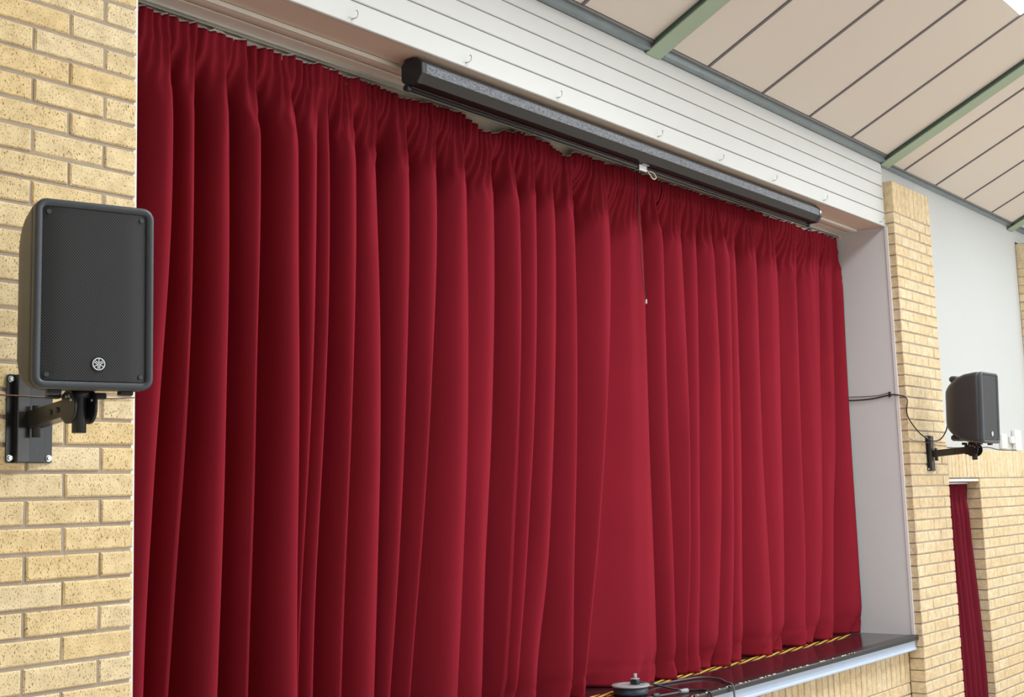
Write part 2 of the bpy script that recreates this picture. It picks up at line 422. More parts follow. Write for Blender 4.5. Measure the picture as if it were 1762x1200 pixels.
# left brick wall, ends at x = 0
wl = struct(MB().box((XL, .006, 0), V(-.0065, .40, 1.05)).build('wall_left', MAT['mortar']), 'cream speckled brick wall left of the stage opening', 'wall')
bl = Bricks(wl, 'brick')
for r in range(-9, 43):
    z = -r*C - C + J/2
    if z < -OZ: continue
    half = (r % 2 == 0)
    x = 0.0; first = True; n = 0
    while x > -3.2:
        l = .110 if (first and half) else .23
        first = False
        keep = (x-l > -1.3 and -2.62 < z < .36)
        bl.add(x-l, 0, z, l, BH, keep=keep)
        x -= l+J
bl.finish()
# white painted plaster edge of the left reveal, just proud of the brick end
struct(MB().box((-.006, .012, .75), V(.010, .40, SOF)).build('trim_5', MAT['white_trim']), 'thin white painted edge strip beside the left brick wall', 'trim')

# right brick pier and the lower brick wall with a doorway niche
PW = .71; PX0 = W; PX1 = W+PW; ZR0 = .288; NX = 7.648   # NX: far jamb of the niche
SOLT, SOLB = -1.318, -1.548
wr = struct(MB().box((PX0+.006, .006, 0), V(PX1-.002, .112, .592)).build('wall_right', MAT['mortar']), 'tall cream brick pier at the right of the stage with a soldier course cap', 'wall')
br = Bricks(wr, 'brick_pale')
zt = ZR0+C
n = 9; sw = PW/n
for i in range(n): br.add(PX0+i*sw+.003, 0, zt+J/2, sw-.006, .225)
for r in range(0, 47):
    z = ZR0 - (r-1)*C - C + J/2
    if z < -OZ: continue
    if r % 2 == 0: L4 = [.110, .23, .23, .110]
    else: L4 = [.23, .23, .23]
    x = PX0
    for l in L4: br.add(x, 0, z, l, BH, keep=True); x += l+J
br.finish()
wd = MB()
wd.box(V(PX1-.002, .006, SOLB+.004), V(XR, .112, SOLT-.006)); wd.box((NX+.006, .006, 0), V(XR, .24, SOLB+.004))
wlow = struct(wd.build('wall_dado', MAT['mortar']), 'lower cream brick wall with doorway niche under the white wall', 'wall')
bd = Bricks(wlow, 'brick_pale')
sp = .0795; x = PX1+.004
while x < 12.9:
    bd.add(x, 0, SOLB+J/2, sp-.009, SOLT-SOLB-J, keep=x < 9.6); x += sp
for r in range(0, 24):
    z = SOLB - (r+1)*C + J/2
    if z < -OZ: continue
    x = NX if r % 2 else NX; first = True
    while x < 12.8:
        l = .110 if (first and r % 2 == 0) else .23
        first = False
        bd.add(x, 0, z, l, BH, d=.21 if x == NX else .108, keep=x < 9.1 and z > -3.25)
        x += l+J
bd.finish()
struct(MB().box(V(PX1+.002, .010, SOLB-.022), V(NX-.002, .2, SOLB-.001)).build('trim_6', MAT['white_trim']), 'white steel lintel strip over the doorway niche', 'trim')
slab('wall_niche', (PX1-.1, .25, 0), V(NX+.3, .30, SOLB+.05), MAT['plain_wall'], 'plain back of the doorway niche', 'wall')
# white upper wall on the right, set back behind the pier
ww = MB()
ww.box(V(PX1+.001, .110, SOLT-.005), V(9.395, .30, .86)); ww.box(V(W+.002, .1105, .602), V(PX1, .30, .86)); ww.box(V(9.396, .1105, .62), V(10.115, .30, .86)); ww.box(V(10.116, .110, SOLT-.005), V(XR, .30, .86))
struct(ww.build('wall_right_upper', MAT['white_wall']), 'plain white wall right of the brick pier', 'wall')
# next brick pier at the edge of the photo
w2 = struct(MB().box(V(9.405, .006, SOLT), V(10.11, .3, .60)).build('wall_far_pier', MAT['mortar']), 'second brick pier just reaching the right edge of the photo', 'wall')
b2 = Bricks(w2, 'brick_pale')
for i in range(9): b2.add(9.40+i*sw+.003, 0, zt+J/2, sw-.006, .225)
for r in range(0, 21):
    z = ZR0 - (r-1)*C - C + J/2
    x = 9.40
    for l in ([.110, .23, .23, .110] if r % 2 == 0 else [.23, .23, .23]): b2.add(x, 0, z, l, BH); x += l+J
b2.finish()

# ------------------------------------------------------------------ fascia boards over the opening
zb = [SOF, .366, .465, .560, .656, .736, .760]
fas = struct(MB().box(V(-.5, YF+.012, SOF+.004), V(W-.004, .30, .86)).build('wall_fascia', MAT['groove']), 'white horizontal boarding above the stage opening', 'wall')
for i in range(6):
    g = .0045
    MB().box(V(-.45, YF, zb[i]+(0 if i == 0 else g*.6)), V(W-.012, YF+.018, zb[i+1]-g*.6), .003).build('board', MAT['white_board'], fas)
# grey filler strip between boards and pier
struct(MB().box(V(W-.010, YF+.004, SOF+.03), V(W-.001, .10, .60)).build('trim_7', MAT['reveal']), 'narrow grey filler strip between boards and pier', 'trim')
# cup hooks along the lowest board
hx = [1.015, 1.692, 2.348, 3.232, 3.882, 4.532, 5.239, 6.156]
hl = ['cup hook on the white board left of the projector screen', 'cup hook above the left end of the projector screen', 'second cup hook along above the projector screen from its left end',
      'third cup hook along above the projector screen, near its middle', 'cup hook above the screen just right of the white pull tag', 'cup hook above the right third of the projector screen',
      'cup hook just past the right end of the projector screen', 'cup hook in the corner beside the brick pier']
for i, (x, l) in enumerate(zip(hx, hl)):
    m = MB(); r = .0135
    pts = [V(0, YF+.004, 0), V(0, YF-.012, 0)] + [V(r*math.sin(a)*.95, YF-.016-.002*k, r-r*math.cos(a)) for k, a in enumerate(np.linspace(0, 3.9, 11))]
    pts = [(p_[0], p_[1], p_[2]-OZ) for p_ in pts]
    m.tube(pts, .0022, 6)
    o = m.build('cup_hook', MAT['hook'], None, V(x, 0, .285)); o.rotation_euler = (0, rng.uniform(-.25, .25), 0)
    tag(o, l, 'hook', 'cup hooks on the lowest white board')
for x, l in ((2.58,'small nail in the top groove left of the middle green beam'), (3.751,'small nail in the top groove right of the middle green beam'), (4.401,'small nail in the top groove, halfway between two beams'), (5.047,'small nail in the top groove nearest the brick pier')):
    m = MB().cyl((0, .01, 0), (.006, -.022, -.004), .0018, 6); m.cyl((.006,-.022,-.004), (.0062,-.0235,-.0042), .004, 8)
    tag(m.build('nail', MAT['hook'], None, V(x, YF, .737)), l, 'nail', 'nails in the top groove')

# ------------------------------------------------------------------ soffit, reveal and stage
slab('ceiling_soffit', V(-.3, YF+.022, SOF+.002), V(W+.3, .95, SOF+.10), MAT['soffit'], 'tan painted soffit behind the white boards', 'ceiling')
struct(MB().box(V(.02, .252, SOF-.018), V(6.19, .292, SOF+.001), .004).build('trim_8', MAT['soffit_strip']), 'cream moulding strip running along the soffit', 'trim')
struct(MB().box(V(.02, .345, SOF-.008), V(W-.01, .520, SOF+.001), .003).build('trim_9', MAT['soffit_strip']), 'wide cream batten on the soffit above the curtain', 'trim')
struct(MB().box(V(.02, .474, .165), V(W-.02, .486, SOF-.009)).build('trim_13', MAT['soffit_strip']), 'pale board behind the gathered top of the curtain', 'trim')
rv = MB().box((W-.005, .066, SZ+OZ-.02), V(W+.20, .95, SOF+.02))
struct(rv.build('wall_reveal', MAT['reveal']), 'grey painted reveal at the right side of the stage opening', 'wall')
struct(MB().box(V(W-.012, .052, SZ+.001), V(W-.0015, .076, SOF-.001), .002).build('trim_10', MAT['white_trim']), 'white corner bead down the right reveal edge', 'trim')
slab('wall_reveal_left', (-.20, .41, .75), V(-.012, .95, SOF+.02), MAT['reveal'], 'grey reveal hidden at the left of the stage', 'wall')
# stage floor boards, nosing, painted trim
stg = struct(MB().box(V(-.6, .085, SZ-.095), V(W+.0, 3.0, SZ)).build('floor_stage', MAT['stage']), 'dark glossy stage floor in front of the red curtain', 'floor')
nos = MB()
prof = [(.030,-.030),(.030,-.008),(.036,-.002),(.046,.0006),(.100,.0006),(.100,-.030)]
nos.loft([[V(x, y, SZ+z) for y, z in prof] for x in (-.0, W-.008)], True, True)
struct(nos.build('trim_11', MAT['nosing']), 'worn black nosing along the stage edge', 'trim')
tr = MB()
tr.box(V(.0, .052, SZ-.078), V(W-.014, .11, SZ-.031)); 
tt = struct(tr.build('trim_12', MAT['blue_trim']), 'pale blue white painted board under the stage nosing', 'trim')
MB().box(V(.0, .044, SZ-.098), V(W-.016, .11, SZ-.0785), .004).build('bead', MAT['blue_trim'], tt)
# chips where the nosing paint has worn off
for i in range(46):
    x = rng.uniform(3.1, 5.3)+rng.uniform(-.3,.3); l = rng.uniform(.006, .035)
    MB().box(V(x, .031, SZ-.004), V(x+l, .034+rng.uniform(0,.006), SZ+.0009)).build('bare_patch', MAT['cream_tape'], bpy.data.objects['trim_11'])
ws = struct(MB().box((.0, .118, 0), V(W-.001, .3, SZ-.09)).build('wall_stage', MAT['mortar']), 'cream brick face of the stage with a soldier course under the trim', 'wall')
bs = Bricks(ws, 'brick_pale')
x = W-.004
while x > .1:
    bs.add(x-.071, .111, SZ-.098-.225, .071, .223, d=.1, keep=x > 2.2); x -= .0803
for r in range(5):
    z = SZ-.098-.225-(r+1)*C+J/2; x = W-.004 + (0 if r % 2 else .12)
    if z < -OZ: continue
    while x > .1:
        l = .23 if x <= W else .115
        bs.add(min(x, W-.004)-l, .111, z, l, BH, d=.1, keep=x > 3.0 and r < 2); x -= .24
bs.finish()
# black and yellow hazard tape along the curtain line
tp = tag(MB().box(V(2.0, .40, SZ+.0003), V(6.15, .47, SZ+.0016)).build('hazard_tape', MAT['tape_black']), 'black and yellow hazard tape on the stage floor along the curtain hem', 'tape')
x = 2.02
while x < 5.76:
    m = MB(); y0, y1 = .401, .469; s_ = .30
    z0, z1 = SZ+.0017, SZ+.0024
    P = [(x,y0),(x+.085,y0),(x+.085+s_,y1),(x+s_,y1)]
    m.loft([[V(a, b, z0) for a, b in P], [V(a, b, z1) for a, b in P]], True, True)
    m.build('yellow_stripe', MAT['yellow'], tp); x += .17

# ------------------------------------------------------------------ the stage curtains
ZL = [.15, -.4, -.8, -1.4, -2.0, -2.6]
CR = [(.03,.03,.03,.03,.03,.03), (.21,.21,.20,.18,.16,.15),
(0.421,0.421,0.404,0.358,0.323,0.296),(0.532,0.532,0.525,0.497,0.442,0.389),(0.695,0.695,0.69,0.673,0.642,0.617),(0.829,0.829,0.819,0.795,0.767,0.745),
(1.013,1.013,1.01,1.0,0.983,0.976),(1.152,1.152,1.133,1.091,1.037,1.005),(1.204,1.204,1.185,1.141,1.088,1.062),(1.354,1.354,1.333,1.292,1.243,1.205),
(1.515,1.515,1.515,1.503,1.467,1.429),(1.685,1.685,1.662,1.62,1.561,1.489),(1.877,1.876,1.844,1.785,1.7,1.62),(2.068,2.067,2.058,2.028,1.966,1.901),
(2.29,2.285,2.26,2.207,2.131,2.075),(2.456,2.456,2.436,2.382,2.301,2.222),(2.614,2.614,2.589,2.528,2.438,2.331),(2.768,2.768,2.744,2.692,2.62,2.485),
(2.924,2.924,2.913,2.878,2.815,2.766),(3.265,3.262,3.219,3.135,3.024,2.882),(3.594,3.593,3.586,3.578,3.573,3.562),(3.756,3.753,3.739,3.725,3.718,3.702),
(4.04,4.038,4.032,4.007,3.966,3.864),(4.189,4.176,4.143,4.095,4.049,3.97),(4.357,4.36,4.368,4.334,4.259,4.167),(4.514,4.504,4.485,4.442,4.387,4.308),
(4.691,4.681,4.662,4.622,4.572,4.513),(4.923,4.908,4.883,4.871,4.881,4.869),(5.231,5.214,5.191,5.152,5.109,5.038),(5.547,5.52,5.487,5.455,5.434,5.357),
(5.883,5.853,5.821,5.754,5.676,5.55),(6.113,6.083,6.053,5.973,5.872,5.779),(6.235,6.235,6.23,6.225,6.225,6.22)]
# fold depth as a share of the crest spacing, top and bottom of the drop
DP = {0:(.7,.7),1:(.7,.7),2:(.95,1.2),3:(.8,.75),4:(.9,1.1),5:(.75,.75),6:(.7,.9),7:(.5,.5),8:(.8,1.0),9:(.6,.55),10:(.75,.8),11:(.75,.95),12:(.5,.5),
      13:(.4,.3),14:(.9,1.2),15:(.65,.8),16:(.55,.6),17:(.65,.7),18:(.55,1.0),19:(.18,.16),20:(.6,.6),21:(.5,.9),22:(.45,.35),23:(.4,.35),24:(.4,.4),
      25:(.45,.45),26:(.4,.35),27:(.3,.25),28:(.42,.4),29:(.3,.28),30:(.3,.3),31:(.35,.45)}
EX = {2:.7, 4:.75, 6:.9, 8:.75, 11:.7, 14:.6, 15:.9, 17:.9, 18:.65, 21:.6, 28:.9}   # broad dark valleys
PART = 21                       # the two curtains meet in the valley after this crest
crn = random.Random(3)
YC = [.41+crn.uniform(-.020, .030) for _ in CR]
def smooth(a, b, x):
    t = max(0., min(1., (x-a)/(b-a))); return t*t*(3-2*t)
def vnoise(x, seed):
    i = math.floor(x); f = x-i; f = f*f*(3-2*f)
    h = lambda k: (math.sin(k*127.1+seed*311.7)*43758.5453) % 1.0
    return (h(i)*(1-f)+h(i+1)*f)*2-1
zfine = np.linspace(.25, -2.7, 60)
CX = []
for c in CR:
    v = np.interp(zfine, ZL[::-1], list(c)[::-1])
    k = np.ones(9)/9; vp = np.pad(v, 4, mode='edge'); CX.append(np.convolve(vp, k, 'valid'))
def crest(i, z): return float(np.interp(z, zfine[::-1], CX[i][::-1]))
# pencil pleats of the gathered heading: irregular spacing
pl = [-.1]; 
while pl[-1] < 6.5: pl.append(pl[-1]+crn.uniform(.018, .05))
pl = np.array(pl); pa = np.array([crn.uniform(.5, 1.25) for _ in pl]); pk = np.array([crn.uniform(-.02, .02) for _ in pl]); plen = np.array([crn.uniform(.06, .30) for _ in pl])
def pleat(x, dz):
    xs = x + .006*vnoise(dz*22, 4) + .008*vnoise(x*5+dz*7, 9)
    k = int(np.searchsorted(pl, xs))-1; k = max(0, min(len(pl)-2, k))
    t = (xs-pl[k])/(pl[k+1]-pl[k])
    return (.5-.5*math.cos(2*PI*t))*pa[k], plen[k]
def ztop(x):
    z = .236 - .011*abs(math.sin(PI*x/.115+.6*math.sin(x*3.1))) + .005*vnoise(x*9, 2)
    z -= .055*math.exp(-((x-2.27)/.13)**2) + .035*math.exp(-((x-2.90)/.10)**2) + .012*math.exp(-((x-1.75)/.1)**2)
    z += .003*vnoise(x*80, 6)
    return z
rows = list(np.linspace(0, .14, 12)) + list(np.linspace(.16, .45, 14)) + list(np.linspace(.5, 2.55, 34)) + list(np.linspace(2.6, 2.86, 16))
DROP = 2.86
def curtain(name, i0, i1, label, seed):
    cols = []                                     # (fold, t)
    for i in range(i0, i1):
        n = max(10, int((CR[i+1][0]-CR[i][0])/.0062))
        ts = np.linspace(0, 1, n, endpoint=False)
        if i == PART:
            ts = [t for t in ts if (t <= .36 if i1-1 == PART else t >= .36)]
        cols += [(i, float(t)) for t in ts]
    if i1-1 != PART: cols.append((i1-1, 1.0))
    verts = []; nc = len(cols)
    for dz in rows:
        u = dz/DROP
        for (i, t) in cols:
            x0n = crest(i, .2)+(crest(i+1, .2)-crest(i, .2))*t
            zt_ = ztop(x0n); zb_ = SZ+.0035+.001*vnoise(x0n*11, 3)
            z = zt_+(zb_-zt_)*u
            a, b = crest(i, z), crest(i+1, z); s_ = b-a
            x = a+s_*t
            d0, d1 = DP[i]; D = min(.40 if i < 20 else .30, (2.5 if i < 20 else 2.2)*s_*(d0+(d1-d0)*smooth(.1, .8, u)))
            tw = t**.66
            g = (.5-.5*math.cos(2*PI*tw))**(1.35+(EX.get(i, 1.35)-1.35)*smooth(.12, .6, u))
            yf = YC[i]*(1-t)+YC[i+1]*t + D*g
            # secondary soft creases
            yf += .016*vnoise(x*9+u*1.3, 5+seed)*(.4+.6*g) + .014*vnoise(x*21+u*2.5, 8)*(1-smooth(.08, .6, u)*.72)
            h, ln = pleat(x0n, dz)
            yh = .425 + .028*h + .012*vnoise(x0n*6, 7)
            w = smooth(.03, .42, dz)
            y = yh*(1-w)+yf*w
            y += .020*(h-.5)*(1-smooth(.08, .08+ln*1.5, dz))*w
            y -= .010*math.exp(-((dz-.105)/.012)**2)*.35            # stitched band under the heading
            # foot of the curtain: sits on the boards and crumples
            f = smooth(.93, 1.0, u)
            y += f*(.012+.030*vnoise(x*7, 11)+.024*vnoise(x*26+u*30, 12))
            if .962 < u < .967: y += .004
            x += f*.010*vnoise(x*17+u*40, 14) + .006*vnoise(u*4+x*3, 15)*smooth(.15, .5, u)
            x = min(x, W-.014); x = max(x, .004)
            verts.append((x, y, z+OZ))
    faces = []
    for r in range(len(rows)-1):
        for c in range(nc-1):
            k = r*nc+c; faces.append((k, k+1, k+nc+1, k+nc))
    m = MB(); m.add(verts, faces, True)
    root = m.build(name, MAT['velvet'])
    tag(root, label, 'curtain', 'red stage curtains')
    # cream heading tape showing behind the gathered top edge
    tpm = MB(); r0 = []; r1 = []
    for k in range(0, nc, 2):
        x, y, z = verts[k]
        wob = .006*vnoise(x*40, 21)+.004*vnoise(x*13, 22)
        r0.append((x, y+.006, z-.03)); r1.append((x, y+.007, z+.006+max(0, wob)))
    tpm.loft([r0, r1], False, False, True, closed=False)
    tpm.build('heading_tape', MAT['cream_tape'], root)
    sol = root.modifiers.new('thickness', 'SOLIDIFY'); sol.thickness = .0025; sol.offset = 1
    return root
curtain('stage_curtain', 0, PART+1, 'long crimson curtain with deep folds covering the left part of the stage', 0)
curtain('stage_curtain', PART, len(CR)-1, 'crimson curtain covering the right part of the stage beside the grey reveal', 1)
# curtain track and gliders
trk = empty('curtain_track', V(.02, .43, SOF-.011)); tag(trk, 'grey metal curtain track along the soffit above the red curtain', 'curtain track')
q = MB(); q.box((0,-.016,-.0),(W-.05,.016,.0025)); q.box((0,-.016,-.008),(W-.05,-.013,0)); q.box((0,.013,-.008),(W-.05,.016,0))
q.build('rail', MAT['track'], trk)
MB().box((W-.05,-.022,-.028),(W-.03,.022,.002), .003).build('end_stop', MAT['soffit_strip'], trk)

# ------------------------------------------------------------------ projector screen
SX0, SX1 = 1.452, 5.262
scr = empty('projector_screen', V(SX0, .16, .20)); tag(scr, 'long black roll-down projector screen case fixed under the white boards', 'projector screen')
def octo(x, g=0.0):
    P = [(-.062,.030),(-.062,-.012),(-.034,-.048),(.026,-.048),(.052,-.024),(.052,.040),(.030,.058),(-.030,.058)]
    return [(x, y*(1+g), z*(1+g)) for y, z in P]
L_ = SX1-SX0
MB().loft([octo(0), octo(L_)], True, True).build('case', MAT['screen_case'], scr)
# speckled grey upper front face
fm = MB(); fm.loft([[(x,-.0632,.0295),(x,-.0632,-.0105),(x,-.062,-.0105),(x,-.062,.0295)] for x in (.022, L_-.03)], True, True); fm.build('dusty_face', MAT['case_dust'], scr)
fm = MB(); fm.loft([[(x,-.0622,.0305),(x,-.0312,.0582),(x,-.0304,.0575),(x,-.0614,.0298)] for x in (.022, L_-.03)], True, True); fm.build('dusty_shoulder', MAT['case_dust'], scr)
for x0, x1 in ((-.010, .020), (L_-.028, L_+.010)):
    MB().loft([octo(x0, .02), octo(x0+.004, .07), octo(x1-.004, .07), octo(x1, .02)], True, True).build('end_cap', MAT['black_metal'], scr)
h = MB(); h.tube(spline([(-.004,.0,.050),(-.006,-.008,.064),(-.004,-.018,.060),(-.002,-.024,.046)]), .003, 6); h.box((-.012,.0,.056),(.03,.03,.064)); h.build('hanging_bracket', MAT['black_metal'], scr)
MB().box((L_-.024,-.0672,.004),(L_-.003,-.0662,.022)).build('maker_sticker', MAT['white_plastic'], scr)
wb = MB(); wb.cyl((-.012,.02,-.064),(L_-.03,.02,-.064), .0105, 14); wb.build('weight_bar', MAT['black_metal'], scr)
for xa, xb in ((-.022, .004), (L_-.046, L_-.022)): MB().cyl((xa,.02,-.064),(xb,.02,-.064), .0135, 14).build('bar_end', MAT['black_metal'], scr)
tgx = 3.235-SX0
MB().box((tgx-.038,.004,-.083),(tgx+.034,.008,-.0535), .001).build('pull_tag', MAT['white_plastic'], scr)
MB().box((tgx-.030,-.012,-.0535),(tgx+.034,.016,-.0475)).build('grey_clip', MAT['grey_plastic'], scr)
h = MB(); h.tube(spline([(tgx+.036,.005,-.070),(tgx+.046,-.004,-.094),(tgx+.085,.0,-.112),(tgx+.120,.004,-.100),(tgx+.110,.006,-.078),(tgx+.06,.006,-.072)]), .0028, 6); h.build('wire_loop', MAT['cream_tape'], scr)
# cord with a small toggle hanging in front of the folds
cd_ = tag(MB().tube(spline([V(3.455,.352,.2595), V(3.452,.345,-.1), V(3.462,.35,-.35), V(3.482,.345,-.535)]), .0022, 6).build('pull_cord', MAT['cable']), 'thin dark pull cord with a cream toggle hanging before the curtain', 'cord')
MB().cyl(V(3.482,.345,-.555), V(3.484,.343,-.530), .0075, 10, .004).build('toggle', MAT['cream_tape'], cd_)

# ------------------------------------------------------------------ loudspeakers
def rrect(w, h, r, n=5):
    P = []
    for cx, cz, a0 in ((w/2-r, h/2-r, 0), (-w/2+r, h/2-r, PI/2), (-w/2+r, -h/2+r, PI), (w/2-r, -h/2+r, 1.5*PI)):
        for k in range(n+1):
            a = a0+PI/2*k/n; P.append((cx+r*math.cos(a), cz+r*math.sin(a)))
    return P
def loudspeaker(loc, yaw, pitch, label):
    e = empty('loudspeaker', loc, (pitch, 0, yaw)); tag(e, label, 'loudspeaker', 'wall mounted loudspeakers')
    w, hh = .308, .493
    def ring(y, w_, h_, r): return [(a, y, b) for a, b in rrect(w_, h_, r)]
    # moulded cabinet tapering to the back
    b = MB(); b.loft([ring(.020,w-.004,hh-.004,.030), ring(.050,w,hh,.030), ring(.075,w-.002,hh-.006,.030), ring(.13,w-.004,hh-.022,.034), ring(.175,w-.008,hh-.052,.040), ring(.205,w-.014,hh-.085,.050), ring(.235,w-.040,hh-.115,.058), ring(.262,w-.08,hh-.15,.06), ring(.285,w-.13,hh-.20,.05)], True, True, True)
    body = b.build('cabinet', MAT['black_plastic'], e)
    # front bezel: rim around a recessed grille
    z = MB(); o_ = [ring(.024,w,hh,.030), ring(.006,w,hh,.030), ring(.001,w-.006,hh-.006,.028), ring(0,w-.014,hh-.014,.026), ring(.0005,w-.034,hh-.036,.012), ring(.010,w-.040,hh-.042,.010)]
    z.loft(o_, False, False, True); z.build('bezel', MAT['bezel'], e)
    g = MB(); gw, gh = w-.040, hh-.042
    rings = []
    for t in np.linspace(0, 1, 13):
        x = -gw/2+gw*t; bow = .006*(1-abs(2*t-1)**6)
        rings.append([(x, .0085-bow, -gh/2), (x, .0085-bow, gh/2)])
    g.loft(rings, False, False, True, closed=False); 
    gr = g.build('grille', MAT['grille'], e)
    for sx in (-1, 1):
        for sz in (-1, 1):
            q = MB().cyl((sx*(gw/2-.014), .0055, sz*(gh/2-.014)), (sx*(gw/2-.014), .0015, sz*(gh/2-.014)), .006, 12); q.build('screw', MAT['bezel'], gr)
    # round badge with three crossed tuning forks
    bz = -hh/2+.066; R = .0165; by = .0018
    q = MB().cyl((.010, by, bz), (.010, by-.0016, bz), R+.0035, 32); bd_ = q.build('badge', MAT['badge_dark'], e)
    q = MB(); n = 36
    Rr = [[(.010+r*math.cos(2*PI*j/n), y, bz+r*math.sin(2*PI*j/n)) for j in range(n)] for r, y in ((R, by-.0017), (R, by-.0026), (R*.84, by-.0026), (R*.84, by-.0017))]
    q.loft(Rr, False, False); q.build('badge_ring', MAT['badge_white'], bd_)
    q = MB()
    def bar(x0, z0, x1, z1, wd_):
        d = Vector((x1-x0, z1-z0)).normalized(); nx, nz = -d.y*wd_/2, d.x*wd_/2
        P = [(x0+nx,z0+nz),(x1+nx,z1+nz),(x1-nx,z1-nz),(x0-nx,z0-nz)]
        q.loft([[(.010+a, by-.0017, bz+c) for a, c in P], [(.010+a, by-.0027, bz+c) for a, c in P]], True, True)
    for a in (-PI/2, PI/6, 5*PI/6):
        dx, dz = math.cos(a), math.sin(a); nx, nz = -dz, dx
        for s in (-1, 1):
            o = s*.135*R; bar(nx*o-dx*.02*R, nz*o-dz*.02*R, nx*o+dx*.74*R, nz*o+dz*.74*R, .15*R)
        bar(0, 0, -dx*.84*R, -dz*.84*R, .13*R)
    q.build('badge_mark', MAT['badge_white'], bd_)
    # rubber feet, pole socket, rear knobs
    for sx, y in ((-.09,.05),(.095,.05),(-.06,.17),(.06,.17)):
        MB().box((sx-.018, y-.012, -hh/2-.011), (sx+.018, y+.016, -hh/2+.006), .003).build('foot', MAT['black_metal'], e)
    MB().cyl((0,.14,-hh/2-.012), (0,.14,-hh/2+.01), .030, 20).build('pole_socket', MAT['black_metal'], e)
    for s in (-1, 1):
        MB().box((-.085, .205, s*(hh/2-.040)-.022), (.085, .262, s*(hh/2-.040)+.022), .012).build('rear_lug', MAT['black_plastic'], e)
    return e
loudspeaker(V(-.447, -.493, -1.053), -.284, 0, 'black loudspeaker on the left brick wall, large in the foreground')
loudspeaker(V(6.544, -.487, -1.071), -.046, .041, 'small distant black loudspeaker in front of the white wall on the right')

def bracket(px, pz, post, label, zb_):
    # px,pz: centre of the wall plate; post: (x, y) of the upright under the speaker
    e = empty('speaker_bracket', V(px, 0, pz)); tag(e, label, 'bracket', 'speaker wall brackets')
    w, h = .142, .254
    P = [[(a, y, b) for a, b in rrect(w, h, .006, 2)] for y in (-.001, -.005)]
    pl_ = MB().loft(P, True, True).build('wall_plate', MAT['black_metal'], e)
    MB().box((-.050, -.030, -h/2+.001), (-.012, -.0052, h/2-.001), .002).build('channel_side', MAT['black_metal2'], pl_)
    MB().box((-.0115, -.018, -h/2+.001), (.042, -.0052, h/2-.001), .002).build('channel_web', MAT['black_metal'], pl_)
    for sx in (-1, 1):
        for sz in (-1, 1):
            q = MB().cyl((sx*.060, -.005, sz*.113), (sx*.060, -.0075, sz*.113), .0095, 16); q.cyl((sx*.060, -.0075, sz*.113), (sx*.060, -.014, sz*.113), .0068, 6, smooth=False)
            q.build('bolt', MAT['zinc'], e)
    MB().cyl((.012, -.0182, -.088), (.012, -.0187, -.088), .0055, 12).build('bolt_hole', MAT['badge_dark'], pl_)
    dx, dy = post[0]-px, post[1]; ln = math.hypot(dx, dy); d = Vector((dx/ln, dy/ln, 0)); n = Vector((-d.y, d.x, 0))
    a0 = Vector((0, -.020, -.005)); a1 = Vector((dx, dy, .010))-d*.030
    def sect(c, hw, hh_): return [tuple(c+n*s*hw+Vector((0,0,t*hh_))) for s, t in ((-1,-1),(1,-1),(1,1),(-1,1))]
    MB().loft([sect(a0, .021, .024), sect(a0*.1+a1*.9, .021, .023), sect(a1, .021, .034)], True, True).build('arm', MAT['black_metal2'], e)
    k = a0+d*.03; q = MB().cyl(k+Vector((0,0,.04)), k-Vector((0,0,.05)), .012, 14); q.build('pivot', MAT['black_metal'], e)
    for t, zz in ((.62,.004),(.78,.004),(.93,.034),(.93,-.020)):
        c = a0+(a1-a0)*t+Vector((0,0,zz-.004)); q = MB().cyl(c-n*.026, c+n*.026, .008, 12); q.build('arm_bolt', MAT['black_metal'], e)
    pc = Vector((dx, dy, 0))
    MB().cyl(pc+Vector((0,0,zb_-.062)), pc+Vector((0,0,zb_+.165)), .0185, 20).build('post', MAT['black_metal'], e)
    # slotted tilt discs either side of the post
    for s in (-1, 1):
        c = pc+n*s*.028+Vector((0,0,.008)); q = MB().cyl(c-n*.004, c+n*.004, .046, 28); ds = q.build('tilt_disc', MAT['black_metal'], e)
        for an in (.6, 1.2, 1.9):
            b_ = c+d*math.cos(an)*.030+Vector((0,0,math.sin(an)*.030)); MB().cyl(b_-n*.007, b_+n*.007, .0045, 8).build('disc_rivet', MAT['zinc'], ds)
    return e
bracket(-.350, -1.342, (-.408, -.358), 'black steel wall bracket carrying the left foreground loudspeaker', .0)
bracket(6.628, -1.364, (6.551, -.347), 'black steel wall bracket on the brick pier carrying the distant loudspeaker', .0)

# ------------------------------------------------------------------ wires
def wire(name, pts, r, mat, label):
    return tag(MB().tube(spline([V(*p_) for p_ in pts]), r, 6).build(name, MAT[mat]), label, 'cable')
wire('bell_wire', [(-1.4,-.006,-1.283),(-.9,-.006,-1.281),(-.44,-.036,-1.279),(-.35,-.036,-1.279),(-.28,-.034,-1.277),(-.12,-.006,-1.272),(-.004,-.006,-1.264)], .0022, 'cable_brown', 'thin brown wire crossing the left brick wall at the bracket')
wire('speaker_cable', [(W-.013,.44,-.958),(W-.013,.402,-.966),(W-.013,.257,-.966),(W-.014,.113,-.948),(W-.019,.050,-.955),(W-.010,-.006,-.985),(6.235,-.008,-1.10),(6.36,-.03,-1.215),(6.50,-.06,-1.275),(6.60,-.09,-1.27),(6.62,-.13,-1.215),(6.60,-.16,-1.15),(6.57,-.20,-1.115),(6.545,-.235,-1.11)], .0045, 'cable', 'black cable looping from the grey reveal to the distant loudspeaker')
wire('bell_wire', [(W-.011,.43,-.94),(W-.011,.30,-.945),(W-.011,.20,-.945),(W-.012,.113,-.930)], .0025, 'cable_brown', 'thin brown wire running along the grey reveal')
wire('bell_wire', [(6.255,-.004,-1.262),(6.34,-.006,-1.279),(6.50,-.008,-1.285),(6.60,-.022,-1.293),(6.72,-.008,-1.30),(6.96,-.006,-1.305)], .0022, 'cable_brown', 'thin brown wire crossing the brick pier behind the bracket')
